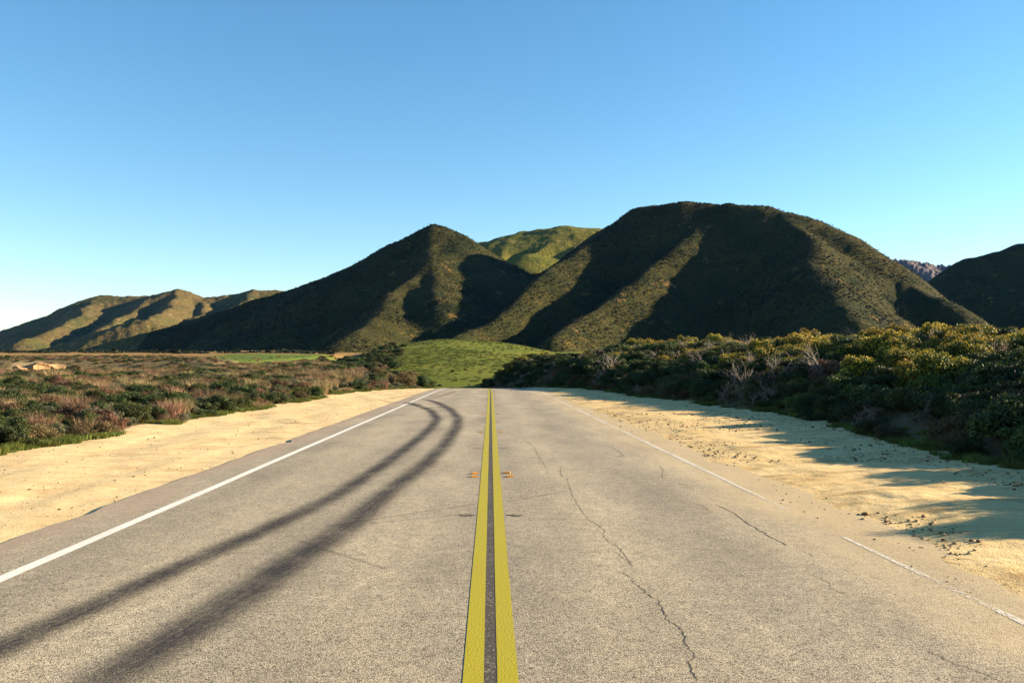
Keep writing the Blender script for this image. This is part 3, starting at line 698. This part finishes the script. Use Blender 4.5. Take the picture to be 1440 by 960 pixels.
# ------------------------------------------------------------------ scrub on both sides: candidate spots
rs = np.random.RandomState(11)
def spots(kind):
    out = []
    bands = [(6, 30, 0.62), (30, 60, 0.85), (60, 110, 1.25), (110, 200, 2.1), (200, 420, 3.6), (420, 720, 6.5)] if kind == 'L' else [(4, 30, 0.66), (30, 60, 0.85), (60, 110, 1.15), (110, 170, 1.6)]
    for y0, y1, st in bands:
        lim = y1 * 0.70 + 6
        xs = np.arange(-lim, 0, st) if kind == 'L' else np.arange(-8, lim, st)
        yy = np.arange(y0, y1, st)
        X, Y = np.meshgrid(xs, yy); X = X.ravel() + rs.uniform(-0.48, 0.48, X.size) * st; Y = Y.ravel() + rs.uniform(-0.48, 0.48, X.size) * st
        vis = (np.abs(X) < Y * 0.68 + 5)
        if kind == 'L': ok = (X < xl(Y) - 0.35) & vis & ((Y < 250) | (X < -60)) & (X > -Y * 0.62 - 6) & ~((Y > 235) & (Y < 420) & (690 + X / Y * F > 300) & (690 + X / Y * F < 490) & (rs.rand(X.size) < 0.9))
        else: ok = (X > xr(Y) + 0.35) & vis & (X < xr(Y) + 34)
        out.append(np.stack([X[ok], Y[ok], np.full(ok.sum(), st)], 1))
    return np.concatenate(out)
def assign(P, kind):
    n1 = fbm(P[:, 0], P[:, 1], 9, 3, 101) ; n2 = fbm(P[:, 0], P[:, 1], 4, 3, 103); u = rs.rand(len(P)); sp = []
    for a_, b_, q, (x, y, st) in zip(n1, n2, u, P):
        if kind == 'L':
            if q < 0.11: s = 'tan'
            elif b_ > 0.16: s = 'tan' if q < 0.5 else 'sage'
            elif b_ < -0.2: s = 'rust' if q < 0.55 else 'sage'
            elif a_ > 0.05: s = 'bright' if q < 0.55 else 'green'
            else: s = 'green' if q < 0.68 else ('sage' if q < 0.85 else 'rust')
        else:
            t = x - float(xr(y))
            if t > 3.5 and a_ + 0.25 * b_ > 0.06 and q < 0.42: s = 'yellow'
            elif b_ > 0.24: s = 'sage' if q < 0.8 else 'twig'
            elif b_ < -0.26: s = 'rust' if q < 0.4 else ('twig' if q > 0.85 else 'green')
            elif a_ < -0.05: s = 'green' if q < 0.85 else 'sage'
            else: s = 'bright' if q < 0.45 else 'green'
        sp.append(s)
    return np.array(sp)
ZONE = {}
def scrub(kind, n_ind):
    P = spots(kind); sp = assign(P, kind)
    keep = rs.rand(len(P)) < (0.88 if kind == 'L' else 0.95); P, sp = P[keep], sp[keep]
    base = {'green': 0.95, 'bright': 0.8, 'sage': 0.85, 'rust': 0.8, 'yellow': 1.1, 'tan': 1.0, 'twig': 1.5} if kind == 'R' else {'green': 0.68, 'bright': 0.68, 'sage': 0.72, 'rust': 0.72, 'yellow': 1, 'tan': 0.95, 'twig': 1.0}
    scl = np.array([base[s] for s in sp]) * rs.uniform(0.65, 1.35, len(P)) * np.clip(P[:, 2] / 0.85, 0.85, 1.9 if kind == 'L' else 2.6)
    edge = (xl(P[:, 1]) - P[:, 0]) if kind == 'L' else (P[:, 0] - xr(P[:, 1]))
    scl = scl * (np.clip(0.5 + edge / 1.6, 0.5, 1.0) if kind == 'L' else np.clip(0.45 + edge / 2.4, 0.45, 1.0))
    if kind == 'R': scl *= np.where((P[:, 1] > 95), 0.6, 1.0)
    inview = (P[:, 1] > 8) & (np.abs(P[:, 0] - 0.025 * P[:, 1]) < P[:, 1] * 0.60 + 0.3)
    score = np.where(inview, scl / np.hypot(P[:, 0], P[:, 1]), 0); score = score * np.where(edge < 2.5, 1.35, 1.0)
    order = np.argsort(-score); ind = set(order[:n_ind].tolist())
    z = H(P[:, 0], P[:, 1])
    side = {'L': 'left', 'R': 'right'}[kind]
    look = {'green': 'dark green rounded leafy shrub', 'bright': 'fresh mid-green low leafy shrub', 'sage': 'grey-green small-leaved sage shrub', 'rust': 'rusty brown withered shrub',
            'yellow': 'green shrub topped with yellow flowers', 'tan': 'tuft of dry tan grass', 'twig': 'bare grey twiggy shrub'}
    for i in sorted(ind):
        x, y = P[i, :2]
        px = 690 + x / y * F
        if kind == 'L': wh = 'near the left frame edge' if px < 170 else ('midway along left sand' if y < 34 else 'near the left sand far end')
        else: wh = 'near the right frame edge' if px > 1180 else ('midway along right sand' if y < 34 else 'right of the road crest')
        row = 'at the sand edge' if edge[i] < 1.5 else 'set back'
        rel = scl[i] / np.median(scl[order[:n_ind]][sp[order[:n_ind]] == sp[i]]); big = 'large ' if rel > 1.22 else ('small ' if rel < 0.8 else 'medium ')
        plant(sp[i], x, y, scl[i], f'{big}{look[sp[i]]} {row} {wh}', f'{big}{look[sp[i]]} {row} {wh}')
    rest = np.array([i for i in range(len(P)) if i not in ind])
    kinds = sorted(set(sp)); sources = []; off = {}
    for s in kinds: off[s] = len(sources); sources += [a[1] for a in ARCH[s]]
    idx = np.array([off[sp[i]] + rs.randint(len(ARCH[sp[i]])) for i in rest])
    scatter('scrub_cover', np.stack([P[rest, 0], P[rest, 1], z[rest] - 0.05], 1), rs.uniform(0, 6.28, len(rest)), scl[rest], idx, sources,
            f'dense mixed coastal scrub filling the {side} side of the road', 0.08, rs.uniform(0.75, 1.15, len(rest)) * (np.interp(P[rest, 1], [40, 90], [1.0, 0.6]) if kind == 'L' else 1.0))
    # green grass fringe and dry grass between the shrubs
    Yg = rs.uniform(6, 85, 2600) if kind == 'L' else rs.uniform(6, 80, 1100)
    Yg = Yg[fbm(Yg * 0, Yg, 3, 4, 131) > rs.uniform(-0.25, 0.35, len(Yg))]
    e = np.abs(rs.normal(0, 0.45, len(Yg)))
    Xg = xl(Yg) - 0.1 - e if kind == 'L' else xr(Yg) + 0.15 + e
    near = 1.0
    scatter('grass_fringe', np.stack([Xg, Yg, np.maximum(H(Xg, Yg), (zleft if kind == 'L' else zright)(Xg, Yg)) - 0.02], 1), rs.uniform(0, 6.28, len(Yg)), rs.uniform(0.4, 1.0, len(Yg)) * near,
            rs.randint(0, 2, len(Yg)), [a[1] for a in ARCH['grass']], f'short green grass fringing the {side} sand shoulder', 0.1)
scrub('L', 150); scrub('R', 140)

# notable single plants
def on_line(px, Y): return (px - 690) / F * Y
for px, Y, sc, sp, lab in ((568, 76, 2.1, 'rust', 'big rusty brown bush where the left sand shoulder ends at the crest'),
                           (535, 78, 1.6, 'rust', 'smaller rusty bush just left of the big rusty bush at the crest'),
                           (598, 86, 1.7, 'green', 'dark green bush right of the big rusty bush at the crest'),
                           (505, 70, 0.95, 'tan', 'pale dry grass clump left of the rusty bushes at the crest')):
    plant(sp, on_line(px, Y), Y, sc, lab, None)
for px, Y, h, lab in ((1195, 40, 2.3, 'bare grey twiggy tree rising left above the yellow shrubs'), (1252, 37, 2.7, 'taller bare grey twiggy tree rising above the yellow shrubs'),
                      (1075, 30, 1.4, 'low bare grey bush in the middle of the right scrub')):
    x = on_line(px, Y); v_, f_ = twig_tree(np.random.RandomState(int(px)), h, 4, 0.03, 0.6)
    o = link('bare_tree', None); o.location = (x, Y, float(H(x, Y)) - 0.05); tag(o, lab, 'tree')
    link('branches', mesh('branches', v_, f_, MT['grey_bark']), o)
# sandstone bluff above the ravine at far left
def bluff():
    import bmesh
    b = bmesh.new(); bmesh.ops.create_cube(b, size=1.0); bmesh.ops.subdivide_edges(b, edges=b.edges[:], cuts=13, use_grid_fill=True)
    for v_ in b.verts:
        c = v_.co.copy(); v_.co = Vector((c.x * 10, c.y * 5, c.z * 4.4))
        k = float(fbm(v_.co.x * 1.3 + v_.co.y, v_.co.z * 0.5 + v_.co.y, 2.2, 4, 181)); k2 = float(fbm(v_.co.x, v_.co.y, 3.0, 3, 183))
        v_.co += Vector((c.x * 1.5 * k, (c.y - 0.25) * 2.6 * k, 1.6 * k2 * (c.z + 0.5) - 1.6 * abs(c.x) * (c.z + 0.5)))
    me = bpy.data.meshes.new('bluff'); b.to_mesh(me); b.free(); me.materials.append(MT['cliff'])
    o = link('sandstone_bluff', me); o.location = (on_line(64, 192), 192, 0.0); o.rotation_euler = (0, 0, 0.6)
    tag(o, 'small pale orange sandstone bluff beyond the scrub at far left', 'bluff')
bluff()
# scattered dark bushes on the meadow
k = 0; MEAD = src  # (kept simple: each bush has foliage only at this distance)
while k < 70:
    Y = rr.uniform(215, 430); px = rr.uniform(560, 760); x = on_line(px, Y)
    o = link('meadow_bush', None); o.location = (x, Y, float(H(x, Y)) - 0.1); s = rr.uniform(0.3, 0.85); o.scale = (s * 1.2, s * 1.2, s * 0.9); o.rotation_euler = (0, 0, rr.uniform(0, 6))
    tag(o, 'tiny dark bush dotted on the sunlit green meadow', 'bush', 'dark bushes dotted over the meadow')
    link('foliage', ARCH['green'][k % 3][0][0][1], o); k += 1

# dark brush in the ravine left of the meadow
def ravine_brush(n):
    q = np.random.RandomState(23); Y = q.uniform(215, 430, n); px = q.uniform(455, 556, n) + q.normal(0, 5, n); X = on_line(px, Y)
    sp = q.choice(5, n, p=[0.3, 0.3, 0.2, 0.1, 0.1]); so = [a[1] for a in ARCH['green']] + [ARCH['rust'][0][1], ARCH['bright'][0][1]]
    scatter('scrub_cover', np.stack([X, Y, H(X, Y) - 0.2], 1), q.uniform(0, 6.28, n), q.uniform(1.2, 3.2, n), sp, so, 'dark brush filling the ravine left of the meadow', 0.1, q.uniform(0.6, 1.0, n))
ravine_brush(520)
# ------------------------------------------------------------------ hillside chaparral (reads as one mass)
def clump(seed):
    q = np.random.RandomState(seed); lb = [(q.uniform(-.5, .5), q.uniform(-.5, .5), q.uniform(.2, .5), q.uniform(.3, .55)) for _ in range(5)]
    v_, f_, t_ = leaves(70, lb, 0.42, q, 1.2, 0.4, 0.2)
    return src(merged('scatter_chaparral', [(v_, f_, None, t_)], [MT['chaparral']]))
CL = [clump(s) for s in range(4)]
def cover_hill(X, Y, Z, n, seed, sc0, sc1, label):
    q = np.random.RandomState(seed); flat = X.size
    d = 0.5 + 1.1 * fbm(X, Y, 60, 4, 111); pr = np.clip(d, 0.03, 1).ravel() * (Y.ravel() ** 1.0) * (Z.ravel() > 8)
    i = q.choice(flat, n, p=pr / pr.sum()); nv = X.shape[1]
    x = X.ravel()[i]; y = Y.ravel()[i]; z = Z.ravel()[i]
    scatter('chaparral_cover', np.stack([x + q.uniform(-1.5, 1.5, n), y + q.uniform(-4, 4, n), z - 0.35], 1), q.uniform(0, 6.28, n), q.uniform(sc0, sc1, n), q.randint(0, 4, n), CL, label, 0.1, q.uniform(0.6, 1.0, n))
def far_plain(n):
    q = np.random.RandomState(31); Y = q.uniform(430, 1250, n) ; px = q.uniform(-30, 470, n); X = on_line(px, Y)
    k = fbm(X, Y, 50, 3, 161) + q.normal(0, 0.15, n) > 0.0; X, Y = X[k], Y[k]; m = len(X)
    Rr = np.hypot(X, Y); z = np.where(Rr > 720, 12.0, H(X, Y)) + sstep((Rr - 260) / 200) * sstep((1500 - Rr) / 500) * (2.6 * fbm(X, Y, 120, 4, 151) + 0.6)
    scatter('scrub_cover', np.stack([X, Y, z - 0.3], 1), q.uniform(0, 6.28, m), q.uniform(1.0, 3.4, m), q.randint(0, 4, m), CL, 'low dark brush dotted over the far left plain', 0.1, q.uniform(0.5, 0.9, m))
far_plain(5200)
def meadow_grass(n):
    q = np.random.RandomState(37); Y = q.uniform(175, 450, n); px = q.uniform(545, 790, n); X = on_line(px, Y)
    k = fbm(X, Y, 22, 4, 171) + q.normal(0, 0.2, n) > -0.02; X, Y = X[k], Y[k]; m = len(X)
    scatter('meadow_grass', np.stack([X, Y, H(X, Y) - 0.05], 1), q.uniform(0, 6.28, m), q.uniform(1.2, 3.0, m), q.randint(0, 2, m), [a[1] for a in ARCH['grass']], 'uneven green grass growing over the sunlit meadow', 0.1)
meadow_grass(4500)
cover_hill(mx, my, mz, 110000, 1, 0.45, 1.5, 'dark low chaparral covering the main hill slopes')

# ------------------------------------------------------------------ pebbles and clods on the sand
def pebble(seed):
    q = np.random.RandomState(seed)
    import bmesh
    b = bmesh.new(); bmesh.ops.create_icosphere(b, subdivisions=1, radius=1.0)
    for v_ in b.verts: v_.co *= q.uniform(0.7, 1.2); v_.co.z *= 0.6
    me = bpy.data.meshes.new('scatter_pebble'); b.to_mesh(me); b.free()
    me.materials.append(MT['stone'] if seed % 2 else MT['clod']); return src(me)
PB = [pebble(s) for s in range(4)]
q = np.random.RandomState(4)
def gravel(n, xf, zf, ylo, yhi, s0, label, clust=None, idx=None):
    Y = ylo * (yhi / ylo) ** q.rand(n); X = xf(Y, q.rand(n))
    if clust: keep = fbm(X, Y, 2.2, 3, 121) > clust; X, Y = X[keep], Y[keep]
    m = len(X); s = s0 * np.exp(q.normal(0, 0.55, m))
    scatter('gravel', np.stack([X, Y, zf(X, Y) + s * 0.15], 1), q.uniform(0, 6.28, m), s, q.randint(0, 4, m), PB, label, 0.3)
gravel(1500, lambda Y, u: xl(Y) + 0.2 + u * (-4.5 - xl(Y) - 0.2), zleft, 5, 60, 0.008, 'fine pebbles strewn over the left sand shoulder')
gravel(9000, lambda Y, u: 3.75 + u * (xr(Y) - 3.75), zright, 4, 60, 0.013, 'clods and pebbles strewn over the right sand shoulder', 0.02)
gravel(170, lambda Y, u: 3.3 + 0.7 * u, lambda x, Y: np.maximum(zright(x, Y), road_z(Y) + 0.03), 4, 40, 0.009, 'loose grit along the right edge of the asphalt')


# ------------------------------------------------------------------ thin blue air, added to make the shaded hills bluer
hz = N('blue_air'); pv = hz.n('ShaderNodeVolumePrincipled', {'Color': (0.12, 0.36, 1.0), 'Density': 7e-6, 'Anisotropy': 0.0}); hz.t.links.new(pv.outputs[0], hz.out.inputs['Volume'])
v, f = frustum(9000, 9000, -40, 900, 1, 1)
tag(link('haze', mesh('haze', v, f, hz.m, False)), 'thin blue haze added to tint the shaded hills blue', kind='stuff')
